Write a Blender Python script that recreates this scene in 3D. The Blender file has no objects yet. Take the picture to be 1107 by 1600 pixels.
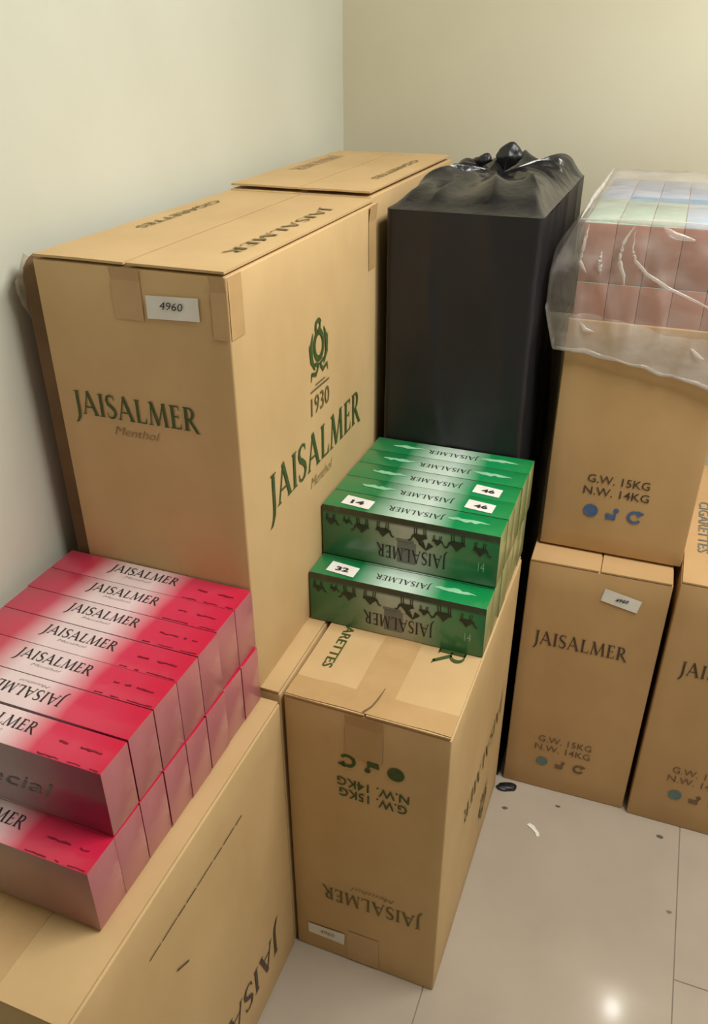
import bpy, bmesh, math, random
from mathutils import Vector, Matrix, noise
random.seed(7)
C = bpy.context.scene.collection
scn = bpy.context.scene
R = math.radians

# ------------------------------------------------------------------ camera
cam = bpy.data.cameras.new('camera'); camo = bpy.data.objects.new('camera', cam); C.objects.link(camo)
_y, _p, _r = R(20.832), R(-30.07), R(-0.185)
fw = Vector((-math.sin(_y)*math.cos(_p), math.cos(_y)*math.cos(_p), math.sin(_p)))
rt = Vector((math.cos(_y), math.sin(_y), 0)); up = rt.cross(fw)
r2 = rt*math.cos(_r) + up*math.sin(_r); u2 = r2.cross(fw)
m = Matrix((r2, u2, -fw)).transposed().to_4x4(); m.translation = Vector((0.8669, -2.2095, 1.6816))
camo.matrix_world = m
cam.sensor_fit = 'HORIZONTAL'; cam.sensor_width = 36; cam.lens = 1284.19*36/1107
cam.clip_start = 0.05
scn.camera = camo
# ------------------------------------------------------------------ light and exposure
scn.view_settings.view_transform = 'Standard'
try: scn.view_settings.look = 'None'
except Exception: pass
scn.view_settings.gamma = 1; scn.view_settings.use_curve_mapping = False
scn.view_settings.exposure = 0.0
w = bpy.data.worlds.new('room_air'); scn.world = w; w.use_nodes = True
w.node_tree.nodes['Background'].inputs[0].default_value = (1, .97, .9, 1)
w.node_tree.nodes['Background'].inputs[1].default_value = 0.4

def lamp(name, kind, loc, energy, color, aim=None, **kw):
    l = bpy.data.lights.new(name, kind); l.energy = energy; l.color = color
    for k, v in kw.items(): setattr(l, k, v)
    o = bpy.data.objects.new(name, l); o.location = loc; C.objects.link(o)
    if aim is not None:
        o.rotation_euler = (Vector(aim)-Vector(loc)).to_track_quat('-Z', 'Y').to_euler()
    return o
lamp('ceiling_panel', 'AREA', (1.42, -1.15, 2.62), 45, (1, .975, .92), aim=(1.15, -1.15, 0), shape='RECTANGLE', size=1.1, size_y=.5)
lamp('room_fill', 'AREA', (1.2, -2.9, 2.62), 1, (1, .95, .90), aim=(.8, -1.8, 0), shape='RECTANGLE', size=1.2, size_y=.6)  # added fill from the camera side, no real fitting
lamp('wall_bulb', 'POINT', (1.19, 0.03, 1.93), 2.0, (1, .97, .92), shadow_soft_size=.027)

# ------------------------------------------------------------------ materials
def lin(c):
    return tuple(((v/255)/12.92 if v/255 <= .04045 else ((v/255+.055)/1.055)**2.4) for v in c)
class NT:
    def __init__(s, name):
        s.m = bpy.data.materials.new(name); s.m.use_nodes = True
        s.t = s.m.node_tree; s.t.nodes.clear()
        s.out = s.n('ShaderNodeOutputMaterial')
    def n(s, typ, **kw):
        nd = s.t.nodes.new(typ)
        for k, v in kw.items():
            if k.startswith('_'): nd.inputs[int(k[1:])].default_value = v
            else: setattr(nd, k, v)
        return nd
    def l(s, a, b): s.t.links.new(a, b)
def noise_tex(t, scale, detail=3, vec=None, rough=.55):
    n = t.n('ShaderNodeTexNoise'); n.inputs['Scale'].default_value = scale; n.inputs['Detail'].default_value = detail
    n.inputs['Roughness'].default_value = rough
    if vec is not None: t.l(vec, n.inputs['Vector'])
    return n
def ramp(t, fac, stops):
    r = t.n('ShaderNodeValToRGB'); e = r.color_ramp.elements
    while len(e) < len(stops): e.new(.5)
    for i, (p, c) in enumerate(stops):
        e[i].position = p; e[i].color = (*lin(c), 1) if max(c) > 1.001 else (*c, 1)
    t.l(fac, r.inputs[0]); return r
def mapped(t, sc=(1, 1, 1), coord='Object'):
    tc = t.n('ShaderNodeTexCoord'); mp = t.n('ShaderNodeMapping'); mp.inputs['Scale'].default_value = sc
    t.l(tc.outputs[coord], mp.inputs['Vector']); return mp.outputs[0]
def surf(name, c1, c2=None, rough=.6, scale=6, detail=4, bump=0, bscale=60, sc=(1, 1, 1), spec=.4, metal=0, coat=0, coatr=.1, lo=.35, hi=.65):
    t = NT(name); p = t.n('ShaderNodeBsdfPrincipled')
    p.inputs['Roughness'].default_value = rough; p.inputs['Metallic'].default_value = metal
    p.inputs['Specular IOR Level'].default_value = spec
    p.inputs['Coat Weight'].default_value = coat; p.inputs['Coat Roughness'].default_value = coatr
    v = mapped(t, sc)
    n = noise_tex(t, scale, detail, v)
    r = ramp(t, n.outputs['Fac'], [(lo, c1), (hi, c2 or c1)]); t.l(r.outputs[0], p.inputs['Base Color'])
    if bump:
        b = t.n('ShaderNodeBump'); b.inputs['Strength'].default_value = bump; b.inputs['Distance'].default_value = .002
        n2 = noise_tex(t, bscale, 3, v); t.l(n2.outputs['Fac'], b.inputs['Height']); t.l(b.outputs[0], p.inputs['Normal'])
    t.l(p.outputs[0], t.out.inputs[0]); return t.m

M = {}
M['kraft'] = surf('kraft_board', (197, 165, 118), (209, 177, 129), .62, 5, 5, .25, 25, sc=(1, 1, .6), spec=.35)
M['kraft_b'] = surf('kraft_board_deeper', (185, 149, 103), (197, 161, 114), .62, 5, 5, .25, 25, sc=(1, 1, .6), spec=.35)
M['kraft_dark'] = surf('kraft_board_dark', (104, 80, 54), (122, 94, 64), .8, 8, 3, .2, 40)  # dark brown, holds the shade of the gap by the tall carton
M['tape'] = surf('packing_tape', (188, 153, 106), (200, 165, 117), .3, 9, 4, .5, 18, spec=.5, coat=.2)
M['ink_green'] = surf('green_ink', (58, 78, 34), (70, 90, 42), .6, 60)
M['ink_olive'] = surf('olive_ink', (98, 88, 48), (116, 102, 62), .6, 60)
M['ink_brown'] = surf('brown_ink', (72, 56, 44), (92, 74, 58), .6, 60)
M['ink_script'] = surf('thin_script_ink', (122, 104, 62), (136, 116, 74), .6, 60)
M['ink_soft'] = surf('worn_brown_ink', (108, 86, 62), (128, 102, 76), .6, 60)
M['ink_black'] = surf('dark_ink', (46, 40, 40), (58, 50, 50), .6, 60)
M['ink_wine'] = surf('wine_ink', (120, 12, 40), (135, 20, 48), .5, 60)
M['ink_blue'] = surf('blue_ink', (68, 96, 140), (84, 112, 156), .6, 60)
M['ink_teal'] = surf('teal_ink', (92, 118, 118), (104, 130, 128), .6, 60)
M['ink_grey'] = surf('grey_ink', (108, 112, 104), (122, 126, 116), .6, 60)
M['ink_faint'] = surf('faint_ink', (150, 120, 78), (160, 130, 88), .6, 60)
M['ink_pale'] = surf('pale_ink', (190, 172, 176), (200, 182, 186), .5, 60)
M['ink_mint'] = surf('mint_ink', (130, 190, 150), (150, 205, 168), .45, 60)
M['camel'] = surf('camel_frieze_ink', (34, 44, 30), (52, 62, 42), .5, 40)
M['sticker'] = surf('white_paper_sticker', (226, 224, 218), (238, 236, 230), .5, 20)
M['paper'] = surf('torn_paper', (232, 230, 220), (242, 240, 232), .6, 20)
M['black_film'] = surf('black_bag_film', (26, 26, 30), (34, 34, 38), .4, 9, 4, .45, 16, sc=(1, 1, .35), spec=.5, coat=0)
M['black_shiny'] = surf('black_bag_film_gathered', (22, 22, 25), (38, 37, 39), .2, 14, 4, .9, 34, spec=.5)
M['wall_l'] = surf('painted_plaster_left', (208, 209, 194), (217, 218, 204), .7, 1.6, 5, .12, 14, spec=.2)
M['wall_b'] = surf('painted_plaster_back', (206, 200, 176), (213, 208, 185), .7, 1.6, 5, .12, 14, spec=.2)
M['white'] = surf('ceiling_paint', (205, 203, 190), (215, 212, 200), .8, 3)
M['grout'] = surf('floor_grout', (136, 128, 116), (146, 138, 126), .9, 20)
M['tile'] = surf('glazed_floor_tile', (172, 160, 145), (184, 172, 157), .11, 2.2, 5, .06, 6, spec=.45)
M['grime'] = surf('floor_grime', (84, 78, 68), (110, 102, 90), .8, 30)
M['chip'] = surf('floor_chip', (120, 112, 100), (134, 126, 112), .6, 30)

def carton_face(name, stops, rough=.3, wear=.25, wcol=(150, 110, 115), band=None, coat=.35):
    """print running along the carton (local x), cellophane over it"""
    t = NT(name); p = t.n('ShaderNodeBsdfPrincipled'); p.inputs['Roughness'].default_value = rough
    p.inputs['Coat Weight'].default_value = coat; p.inputs['Coat Roughness'].default_value = .14
    tc = t.n('ShaderNodeTexCoord'); sx = t.n('ShaderNodeSeparateXYZ'); t.l(tc.outputs['Generated'], sx.inputs[0])
    n = noise_tex(t, 5, 4, mapped(t))
    a = t.n('ShaderNodeMath', operation='MULTIPLY_ADD'); t.l(n.outputs['Fac'], a.inputs[0]); a.inputs[1].default_value = .10
    s = t.n('ShaderNodeMath', operation='SUBTRACT'); t.l(sx.outputs[0], s.inputs[0]); s.inputs[1].default_value = .05
    t.l(s.outputs[0], a.inputs[2])
    r = ramp(t, a.outputs[0], stops)
    col = r.outputs[0]
    if band:
        lo, c = band
        g = ramp(t, sx.outputs[2], [(lo-.03, (0, 0, 0)), (lo+.03, (1, 1, 1))])
        mx = t.n('ShaderNodeMix', data_type='RGBA'); t.l(g.outputs[0], mx.inputs[0]); t.l(col, mx.inputs[6]); mx.inputs[7].default_value = (*lin(c), 1)
        col = mx.outputs[2]
    n2 = noise_tex(t, 22, 5, mapped(t)); g2 = ramp(t, n2.outputs['Fac'], [(.55, (0, 0, 0)), (.8, (wear, wear, wear))])
    mx = t.n('ShaderNodeMix', data_type='RGBA'); t.l(g2.outputs[0], mx.inputs[0]); t.l(col, mx.inputs[6]); mx.inputs[7].default_value = (*lin(wcol), 1)
    t.l(mx.outputs[2], p.inputs['Base Color'])
    b = t.n('ShaderNodeBump'); b.inputs['Strength'].default_value = .8; b.inputs['Distance'].default_value = .003
    n3 = noise_tex(t, 26, 3, mapped(t)); t.l(n3.outputs['Fac'], b.inputs['Height']); t.l(b.outputs[0], p.inputs['Coat Normal'])
    t.l(p.outputs[0], t.out.inputs[0]); return t.m
M['red_top'] = carton_face('red_carton_top', [(0, (190, 58, 84)), (.18, (204, 60, 88)), (.34, (234, 214, 214)), (.54, (232, 208, 210)), (.70, (208, 54, 86)), (1, (196, 30, 64))], wear=.15)
M['red_side'] = carton_face('red_carton_long_side', [(0, (150, 50, 78)), (.2, (160, 90, 105)), (.4, (170, 150, 152)), (.6, (160, 130, 138)), (.85, (150, 52, 82)), (1, (140, 30, 64))])
M['red_side_low'] = carton_face('red_carton_faded_long_side', [(0, (178, 150, 140)), (.5, (176, 140, 130)), (.8, (160, 112, 106)), (1, (158, 98, 100))])
M['red_end'] = carton_face('red_carton_end', [(0, (180, 112, 116)), (1, (178, 106, 112))], wear=.6, wcol=(205, 150, 148))
M['pink_end'] = carton_face('pink_carton_end', [(0, (176, 128, 112)), (1, (176, 128, 112))], wear=.3, wcol=(206, 154, 146))
M['green_top'] = carton_face('green_carton_top', [(0, (54, 128, 76)), (.25, (10, 122, 68)), (.42, (186, 212, 196)), (.56, (196, 216, 204)), (.74, (16, 136, 76)), (1, (14, 130, 66))], wear=.1, wcol=(120, 190, 150))
M['green_side'] = carton_face('green_carton_long_side', [(0, (40, 108, 70)), (.22, (64, 122, 84)), (.46, (168, 176, 160)), (.6, (160, 170, 152)), (.78, (62, 128, 82)), (1, (30, 110, 62))], wear=.3, wcol=(120, 130, 110), band=(.86, (52, 62, 44)))
M['green_end'] = carton_face('green_carton_end', [(0, (158, 164, 112)), (1, (158, 164, 112))], wear=.4, wcol=(176, 176, 130))
def tone(name, a, b): return carton_face(name, [(0, a), (1, b)], wear=.35, wcol=(200, 206, 214))
M['sage_top'] = tone('sage_carton_top', (150, 182, 165), (160, 190, 172))
M['sky_top'] = tone('sky_blue_carton_top', (150, 178, 210), (160, 186, 216))
M['violet_top'] = tone('violet_blue_carton_top', (142, 158, 192), (150, 164, 198))
M['cyan'] = surf('cyan_band_ink', (0, 132, 180), (12, 146, 194), .4, 20)

def plastic(name, base, rim, col, rough=.12):
    t = NT(name)
    tr = t.n('ShaderNodeBsdfTransparent'); tr.inputs[0].default_value = (.96, .955, .95, 1)
    p = t.n('ShaderNodeBsdfPrincipled'); p.inputs['Base Color'].default_value = (*lin(col), 1); p.inputs['Roughness'].default_value = rough
    p.inputs['Specular IOR Level'].default_value = 1
    lw = t.n('ShaderNodeLayerWeight'); lw.inputs[0].default_value = .45
    n = noise_tex(t, 7, 4, mapped(t, (1, 1, 2.4))); g = ramp(t, n.outputs['Fac'], [(.45, (0, 0, 0)), (.7, (.22, .22, .22))])
    a = t.n('ShaderNodeMath', operation='MULTIPLY_ADD'); t.l(lw.outputs['Facing'], a.inputs[0]); a.inputs[1].default_value = rim; a.inputs[2].default_value = base
    a2 = t.n('ShaderNodeMath', operation='ADD', use_clamp=True); t.l(a.outputs[0], a2.inputs[0]); t.l(g.outputs[0], a2.inputs[1])
    mx = t.n('ShaderNodeMixShader'); t.l(a2.outputs[0], mx.inputs[0]); t.l(tr.outputs[0], mx.inputs[1]); t.l(p.outputs[0], mx.inputs[2])
    b = t.n('ShaderNodeBump'); b.inputs['Strength'].default_value = .6; b.inputs['Distance'].default_value = .004
    n3 = noise_tex(t, 26, 3, mapped(t, (1, 1, .5))); t.l(n3.outputs['Fac'], b.inputs['Height']); t.l(b.outputs[0], p.inputs['Normal'])
    t.l(mx.outputs[0], t.out.inputs[0]); return t.m
M['clear'] = plastic('clear_bag_film', .14, .14, (222, 216, 210), .13)
M['clear_hem'] = plastic('clear_bag_film_doubled', .42, .3, (226, 220, 212))
M['clear_fold'] = plastic('clear_bag_film_folded', .24, .45, (228, 222, 216), .14)
M['clear_tape'] = plastic('clear_adhesive_tape', .16, .3, (220, 205, 180))

# ------------------------------------------------------------------ helpers
def obj(name, me_or_bm, mats, parent=None, smooth=False):
    if isinstance(me_or_bm, bmesh.types.BMesh):
        me = bpy.data.meshes.new(name); me_or_bm.to_mesh(me); me_or_bm.free()
    else: me = me_or_bm
    if not isinstance(mats, (list, tuple)): mats = [mats]
    for mm in mats: me.materials.append(mm)
    if smooth:
        for p in me.polygons: p.use_smooth = True
    o = bpy.data.objects.new(name, me); C.objects.link(o)
    if parent: o.parent = parent
    return o
def tag(o, label=None, cat=None, group=None, kind=None):
    if label: o['label'] = label
    if cat: o['category'] = cat
    if group: o['group'] = group
    if kind: o['kind'] = kind
    return o
def thing(name, loc, rz=0, **kw):
    o = bpy.data.objects.new(name, None); C.objects.link(o); o.location = loc; o.rotation_euler = (0, 0, rz)
    o.empty_display_size = .05
    return tag(o, **kw)
def box_bm(x0, x1, y0, y1, z0, z1, bev=0, seg=2):
    bm = bmesh.new(); bmesh.ops.create_cube(bm, size=1)
    for v in bm.verts:
        v.co = Vector((x0+(v.co.x+.5)*(x1-x0), y0+(v.co.y+.5)*(y1-y0), z0+(v.co.z+.5)*(z1-z0)))
    if bev: bmesh.ops.bevel(bm, geom=bm.edges[:]+bm.verts[:], offset=bev, segments=seg, affect='EDGES', profile=.5)
    return bm
def board_bm(x0, x1, y0, y1, z0, z1, bulge=.004, bev=.004, n=10, seed=0):
    """cardboard body: bevelled, cut into a grid, panels bowed and dented a little"""
    bm = box_bm(x0, x1, y0, y1, z0, z1, bev, 3)
    for ax, a, b in ((0, x0, x1), (1, y0, y1), (2, z0, z1)):
        for k in range(1, n):
            c = [0, 0, 0]; c[ax] = a+(b-a)*k/n; nn = [0, 0, 0]; nn[ax] = 1
            bmesh.ops.bisect_plane(bm, geom=bm.verts[:]+bm.edges[:]+bm.faces[:], plane_co=c, plane_no=nn)
    cx, cy, cz = (x0+x1)/2, (y0+y1)/2, (z0+z1)/2
    for v in bm.verts:
        u, q, s = [(v.co[i]-c)/h for i, c, h in ((0, cx, (x1-x0)/2), (1, cy, (y1-y0)/2), (2, cz, (z1-z0)/2))]
        e = lambda t: max(0, 1-t*t)
        d = noise.noise(v.co*5+Vector((seed, 0, 0)))*.6+.5
        if abs(u) > .97: v.co.x += math.copysign(bulge*e(q)**.6*e(s)**.6*d, u)
        if abs(q) > .97: v.co.y += math.copysign(bulge*e(u)**.6*e(s)**.6*d, q)
    return bm

class Flat:
    """flat print on a face: local frame O (origin), Rv (reading direction), Uv (letters' up)"""
    def __init__(s, O, Rv, Uv, lift=.0007):
        s.O, s.R, s.U = Vector(O), Vector(Rv).normalized(), Vector(Uv).normalized()
        s.N = s.R.cross(s.U); s.lift = lift; s.bm = bmesh.new()
    def P(s, u, v): return s.O+s.R*u+s.U*v+s.N*s.lift
    def poly(s, pts):
        try: s.bm.faces.new([s.bm.verts.new(s.P(*p)) for p in pts])
        except ValueError: pass
    def rect(s, u0, v0, u1, v1): s.poly([(u0, v0), (u1, v0), (u1, v1), (u0, v1)])
    def stroke(s, pts, w, sx=1, sy=1, ox=0, oy=0):
        pts = [Vector((a, b)) for a, b in pts]; ws = w if isinstance(w, (list, tuple)) else [w]*len(pts)
        L, Rr = [], []
        for i, p in enumerate(pts):
            d = (pts[min(i+1, len(pts)-1)]-pts[max(i-1, 0)]).normalized(); n = Vector((-d.y, d.x))*ws[i]/2
            L.append(p+n); Rr.append(p-n)
        tr = lambda q: (ox+q.x*sx, oy+q.y*sy)
        for i in range(len(pts)-1): s.poly([tr(Rr[i]), tr(Rr[i+1]), tr(L[i+1]), tr(L[i])])
    def disc(s, u, v, r, r0=0, a0=0, a1=360, n=20, sy=1):
        for k in range(n):
            a, b = R(a0+(a1-a0)*k/n), R(a0+(a1-a0)*(k+1)/n)
            o = [(u+r*math.cos(a), v+r*sy*math.sin(a)), (u+r*math.cos(b), v+r*sy*math.sin(b))]
            if r0: s.poly([(u+r0*math.cos(a), v+r0*sy*math.sin(a))]+o+[(u+r0*math.cos(b), v+r0*sy*math.sin(b))])
            else: s.poly([(u, v)]+o)
    def text(s, body, u, v, width, height, shear=0, bold=0):
        cu = bpy.data.curves.new('t', 'FONT'); cu.body = body; cu.shear = shear; cu.resolution_u = 2; cu.offset = bold
        o = bpy.data.objects.new('t', cu); C.objects.link(o); bpy.context.view_layer.update()
        me = bpy.data.meshes.new_from_object(o)
        xs = [p.co.x for p in me.vertices]; ys = [p.co.y for p in me.vertices]
        x0, x1, y0, y1 = min(xs), max(xs), min(ys), max(ys)
        vs = [s.bm.verts.new(s.P(u+(p.co.x-x0)/(x1-x0)*width, v+(p.co.y-y0)/(y1-y0)*height)) for p in me.vertices]
        for p in me.polygons:
            try: s.bm.faces.new([vs[i] for i in p.vertices])
            except ValueError: pass
        bpy.data.objects.remove(o); bpy.data.meshes.remove(me); bpy.data.curves.remove(cu)
    def done(s, name, mat, parent): return obj(name, s.bm, mat, parent)

TH, TN, SF = .16, .065, .045
def arc(cx, cy, rx, ry, a0, a1, n=8):
    return [(cx+rx*math.cos(R(a0+(a1-a0)*k/n)), cy+ry*math.sin(R(a0+(a1-a0)*k/n))) for k in range(n+1)]
GL = {
 'J': (.42, [([(.26, 1), (.26, .1), (.22, -.15), (.08, -.36), (-.06, -.42)], [TH, TH, TH*.9, TH*.6, .02]), ([(.1, .98), (.42, .98)], SF)]),
 'A': (.95, [([(.1, 0), (.45, 1.04)], TN), ([(.42, 1.04), (.84, 0)], TH), ([(.22, .34), (.68, .34)], TN), ([(0, .02), (.22, .02)], SF), ([(.68, .02), (.98, .02)], SF)]),
 'I': (.40, [([(.2, 0), (.2, 1)], TH), ([(.05, .02), (.35, .02)], SF), ([(.05, .98), (.35, .98)], SF)]),
 'S': (.62, [([(.54, .80), (.50, .95), (.32, 1.0), (.14, .92), (.09, .76), (.16, .62), (.34, .51), (.50, .38), (.54, .22), (.44, .06), (.26, 0), (.10, .06), (.05, .24)],
               [.04, .07, .08, .12, TH*.85, TH, TH, TH, TH*.85, .12, .08, .07, .04])]),
 'L': (.70, [([(.2, 0), (.2, 1)], TH), ([(.05, .98), (.36, .98)], SF), ([(.1, .03), (.66, .03)], .06), ([(.62, .03), (.68, .26)], [.08, .03])]),
 'M': (1.18, [([(.14, 0), (.26, 1)], TN), ([(.24, 1.02), (.58, .02)], TH), ([(.58, .02), (.94, 1.0)], TN), ([(.93, 1), (1.04, 0)], TH), ([(.02, .02), (.28, .02)], SF), ([(.9, .02), (1.18, .02)], SF), ([(.1, .98), (.3, .98)], SF), ([(.86, .98), (1.06, .98)], SF)]),
 'E': (.68, [([(.2, 0), (.2, 1)], TH), ([(.05, .97), (.56, .97)], .06), ([(.2, .53), (.5, .53)], .055), ([(.05, .03), (.62, .03)], .06), ([(.54, .97), (.57, .8)], [.07, .03]), ([(.6, .03), (.65, .24)], [.08, .03]), ([(.5, .44), (.5, .62)], .04)]),
 'R': (.84, [([(.2, 0), (.2, 1)], TH), ([(.05, .98), (.3, .98)], SF), ([(.05, .02), (.35, .02)], SF), ([(.2, .97)]+arc(.36, .73, .22, .24, 90, -90)+[(.2, .49)], [.06, .06, .09, .12, TH*.9, TH, TH*.9, .12, .09, .06, .06]), ([(.36, .5), (.78, -.06)], [TH*.9, TH*.8]), ([(.72, -.03), (.9, -.08)], [.1, .03])]),
}
WORD = 'JAISALMER'
WW = sum(GL[c][0] for c in WORD)+.06*(len(WORD)-1)
def word(f, u, v, width, height, letters=WORD):
    sx = width/WW; x = 0
    for i, c in enumerate(letters):
        g = GL[c]
        for pts, wd in g[1]: f.stroke(pts, wd, sx, height, u+x*sx, v)
        x += g[0]+.06
def script(f, u, v, width, height, bold=0): f.text('Menthol', u, v, width, height, shear=.35, bold=bold)
def marks(c, x, z, dx, r, inks, flip=False):
    """disc, waste-bin man and recycling ring, each a print of its own"""
    sg = -1 if flip else 1
    def fr(): f = F(c); return upside(f) if flip else f
    a = c.L(x, 0, z); u, v = a.x*sg, a.z*sg
    f = fr(); f.disc(u, v, r); put(f, 'printed_disc', inks[0], c.root, 2)
    f = fr(); f.poly([(u+dx-.8*r, v-.9*r), (u+dx+.5*r, v-.9*r), (u+dx+.5*r, v+.4*r), (u+dx+.1*r, v-.1*r), (u+dx-.9*r, v)])
    f.disc(u+dx+.45*r, v+.6*r, r*.36); put(f, 'printed_bin_mark', inks[1], c.root, 2)
    f = fr(); f.disc(u+2*dx, v, r, r*.58, 40, 330); f.poly([(u+2*dx+.3*r, v+1.1*r), (u+2*dx+1.25*r, v+.75*r), (u+2*dx+.35*r, v+.1*r)]); put(f, 'printed_recycling_ring', inks[1], c.root, 2)
def emblem(f, u, v, h):
    """oval shield ring between two wreath sides under a crest, scroll at the foot"""
    k = h
    f.disc(u, v+.08*k, .24*k, .15*k, n=24, sy=1.25)
    f.disc(u, v+.42*k, .15*k, .07*k, 20, 300, n=14)
    f.poly([(u-.05*k, v+.3*k), (u+.09*k, v+.3*k), (u+.12*k, v+.52*k), (u+.03*k, v+.4*k)])
    for s in (-1, 1):
        f.stroke([(u+s*.2*k, v-.32*k), (u+s*.33*k, v-.12*k), (u+s*.34*k, v+.12*k), (u+s*.24*k, v+.36*k)], [.03*k, .12*k, .12*k, .02*k])
        f.stroke([(u+s*.36*k, v-.02*k), (u+s*.42*k, v+.2*k)], [.08*k, .01*k])
        f.stroke([(u+s*.04*k, v-.3*k), (u+s*.16*k, v-.42*k), (u+s*.34*k, v-.36*k), (u+s*.38*k, v-.5*k)], [.05*k, .09*k, .07*k, .02*k])
        f.stroke([(u+s*.02*k, v-.28*k), (u+s*.2*k, v-.22*k)], .07*k)
def squiggle(f, u, v, width, h, seed, wd=.0018):
    rr = random.Random(seed); pts = []
    for k in range(15): pts.append((u+width*k/14, v+h*(rr.random()-.5)))
    cut = sorted(rr.sample(range(3, 12), 2))
    for a, b in ((0, cut[0]), (cut[0]+1, cut[1]), (cut[1]+1, 15)):
        if b-a > 1: f.stroke(pts[a:b], [wd*(.5+rr.random()) for _ in range(b-a)])

# ------------------------------------------------------------------ the setting
XW, YW = -.045, .115
def struct(name, bm, mat, parent=None):
    o = obj(name, bm, mat, parent); o['kind'] = 'structure'; return o
fl = struct('floor', box_bm(-.3, 2.7, -5.6, .4, -.06, -.0022), M['grout'])
tmesh = {}
TW = .478
for ci, x0 in enumerate([-.782+.478*k for k in range(7)]):
    if x0 < -.79: continue
    off = [-.50, -1.10, -1.10, -.64, -1.06, -.64, -1.06][ci]
    for k in range(-8, 4):
        y0 = off+.7*k
        a0, a1 = max(x0, XW-.02), min(x0+TW, 2.65); b0, b1 = max(y0, -5.4), min(y0+.7, YW+.02)
        if a1-a0 < .03 or b1-b0 < .03: continue
        o = obj('floor_tile', box_bm(a0+.0009, a1-.0009, b0+.0009, b1-.0009, -.006, random.uniform(-.0003, 0), .0008, 1), M['tile'], fl)
struct('wall_left', box_bm(XW-.12, XW, -5.5, YW+.12, -.06, 2.7), M['wall_l'])
struct('wall_back', box_bm(XW-.12, 2.7, YW, YW+.12, -.06, 2.7), M['wall_b'])
struct('wall_right', box_bm(2.6, 2.72, -5.5, YW, -.06, 2.7), M['wall_l'])
struct('wall_front', box_bm(XW-.12, 2.72, -5.6, -5.5, -.06, 2.7), M['wall_b'])
struct('ceiling', box_bm(XW-.12, 2.72, -5.6, YW+.12, 2.7, 2.8), M['white'])

# ------------------------------------------------------------------ big kraft cartons
def smooth(o, ang=35):
    me = o.data
    for p in me.polygons: p.use_smooth = True
    me.set_sharp_from_angle(angle=R(ang)); return o
def sheet(name, x0, x1, y0, y1, z, th, mat, parent, bow=0.0, nx=8, ny=14, seed=0, rough_edge=0, lift_front=0):
    """thin board or tape lying flat, slightly bowed, closed underneath"""
    bm = bmesh.new(); g = []
    for lay in (0, 1):
        rows = []
        for j in range(ny+1):
            row = []
            for i in range(nx+1):
                a, b = i/nx, j/ny; x = x0+(x1-x0)*a; y = y0+(y1-y0)*b
                zz = z+(th if lay else 0)
                d = bow*noise.noise(Vector((x*6, y*6, seed*3.1)))*(min(a, 1-a)*2+.2)
                d = max(d, 0)+lift_front*max(0, 1-b*6)
                if rough_edge and j in (0, ny): y += rough_edge*noise.noise(Vector((x*60, seed, j)))
                if rough_edge and i in (0, nx): x += rough_edge*.6*noise.noise(Vector((y*40, seed, i)))
                row.append(bm.verts.new((x, y, zz+d)))
            rows.append(row)
        g.append(rows)
    B, T = g
    for j in range(ny):
        for i in range(nx):
            bm.faces.new([T[j][i], T[j][i+1], T[j+1][i+1], T[j+1][i]]); bm.faces.new([B[j][i], B[j+1][i], B[j+1][i+1], B[j][i+1]])
    for j in range(ny):
        bm.faces.new([B[j][0], T[j][0], T[j+1][0], B[j+1][0]]); bm.faces.new([B[j][nx], B[j+1][nx], T[j+1][nx], T[j][nx]])
    for i in range(nx):
        bm.faces.new([B[0][i], B[0][i+1], T[0][i+1], T[0][i]]); bm.faces.new([B[ny][i], T[ny][i], T[ny][i+1], B[ny][i+1]])
    return smooth(obj(name, bm, mat, parent), 40)

class Carton:
    def __init__(s, name, x0, x1, y0, y1, z0, z1, rz=0, mat='kraft', seed=0, flaps=True, n=10, bulge=.004, gap=.0016, lip=.0006, body_only_to=None, **kw):
        s.b = (x0, x1, y0, y1, z0, z1); s.c = Vector(((x0+x1)/2, (y0+y1)/2, z0)); s.mat = mat
        cw = s.c
        if rz: cw = Vector((x0, y0, z0))-Matrix.Rotation(rz, 3, 'Z') @ (Vector((x0, y0, z0))-s.c)
        s.root = thing(name, cw, rz, **kw)
        T = .0035 if flaps else 0
        a, b = s.L(x0, y0, z0), s.L(x1, y1, z1-T-(lip+.0012 if flaps else 0))
        smooth(obj('carton_body', board_bm(a.x, b.x, a.y, b.y, 0, b.z, bulge, .003, n, seed), M[mat], s.root))
        if flaps:
            sh = .0 if seed % 2 else .002
            sheet('top_flap', a.x+.0025, -gap, a.y-.0005+sh, b.y-.002, b.z+.0012+lip, .0035, M[mat], s.root, .0012, seed=seed+1)
            sheet('top_flap', gap, b.x-.0025, a.y-.0005, b.y-.002, b.z+.0012+lip, .0035, M[mat], s.root, .0012, seed=seed+2)
    def L(s, x, y, z): return Vector((x, y, z))-s.c
    # faces: callers give world numbers (before any turn of the carton)
    def front(s, lift=.0007, O=(0, 0, 0), flip=False):
        a = s.L(O[0], s.b[2], O[2]); return Flat((a.x, a.y-.0042, a.z), (-1, 0, 0) if flip else (1, 0, 0), (0, 0, -1) if flip else (0, 0, 1), lift)
    def side(s, O, flip=False, lift=.0007):
        a = s.L(s.b[1], O[0], O[1]); return Flat((a.x+.0042, a.y, a.z), (0, -1, 0) if flip else (0, 1, 0), (0, 0, -1) if flip else (0, 0, 1), lift)
    def top(s, x, y, Rv=(0, -1, 0), Uv=(1, 0, 0), lift=.0045):
        a = s.L(x, y, s.b[5]); return Flat(a, Rv, Uv, lift)
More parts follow.
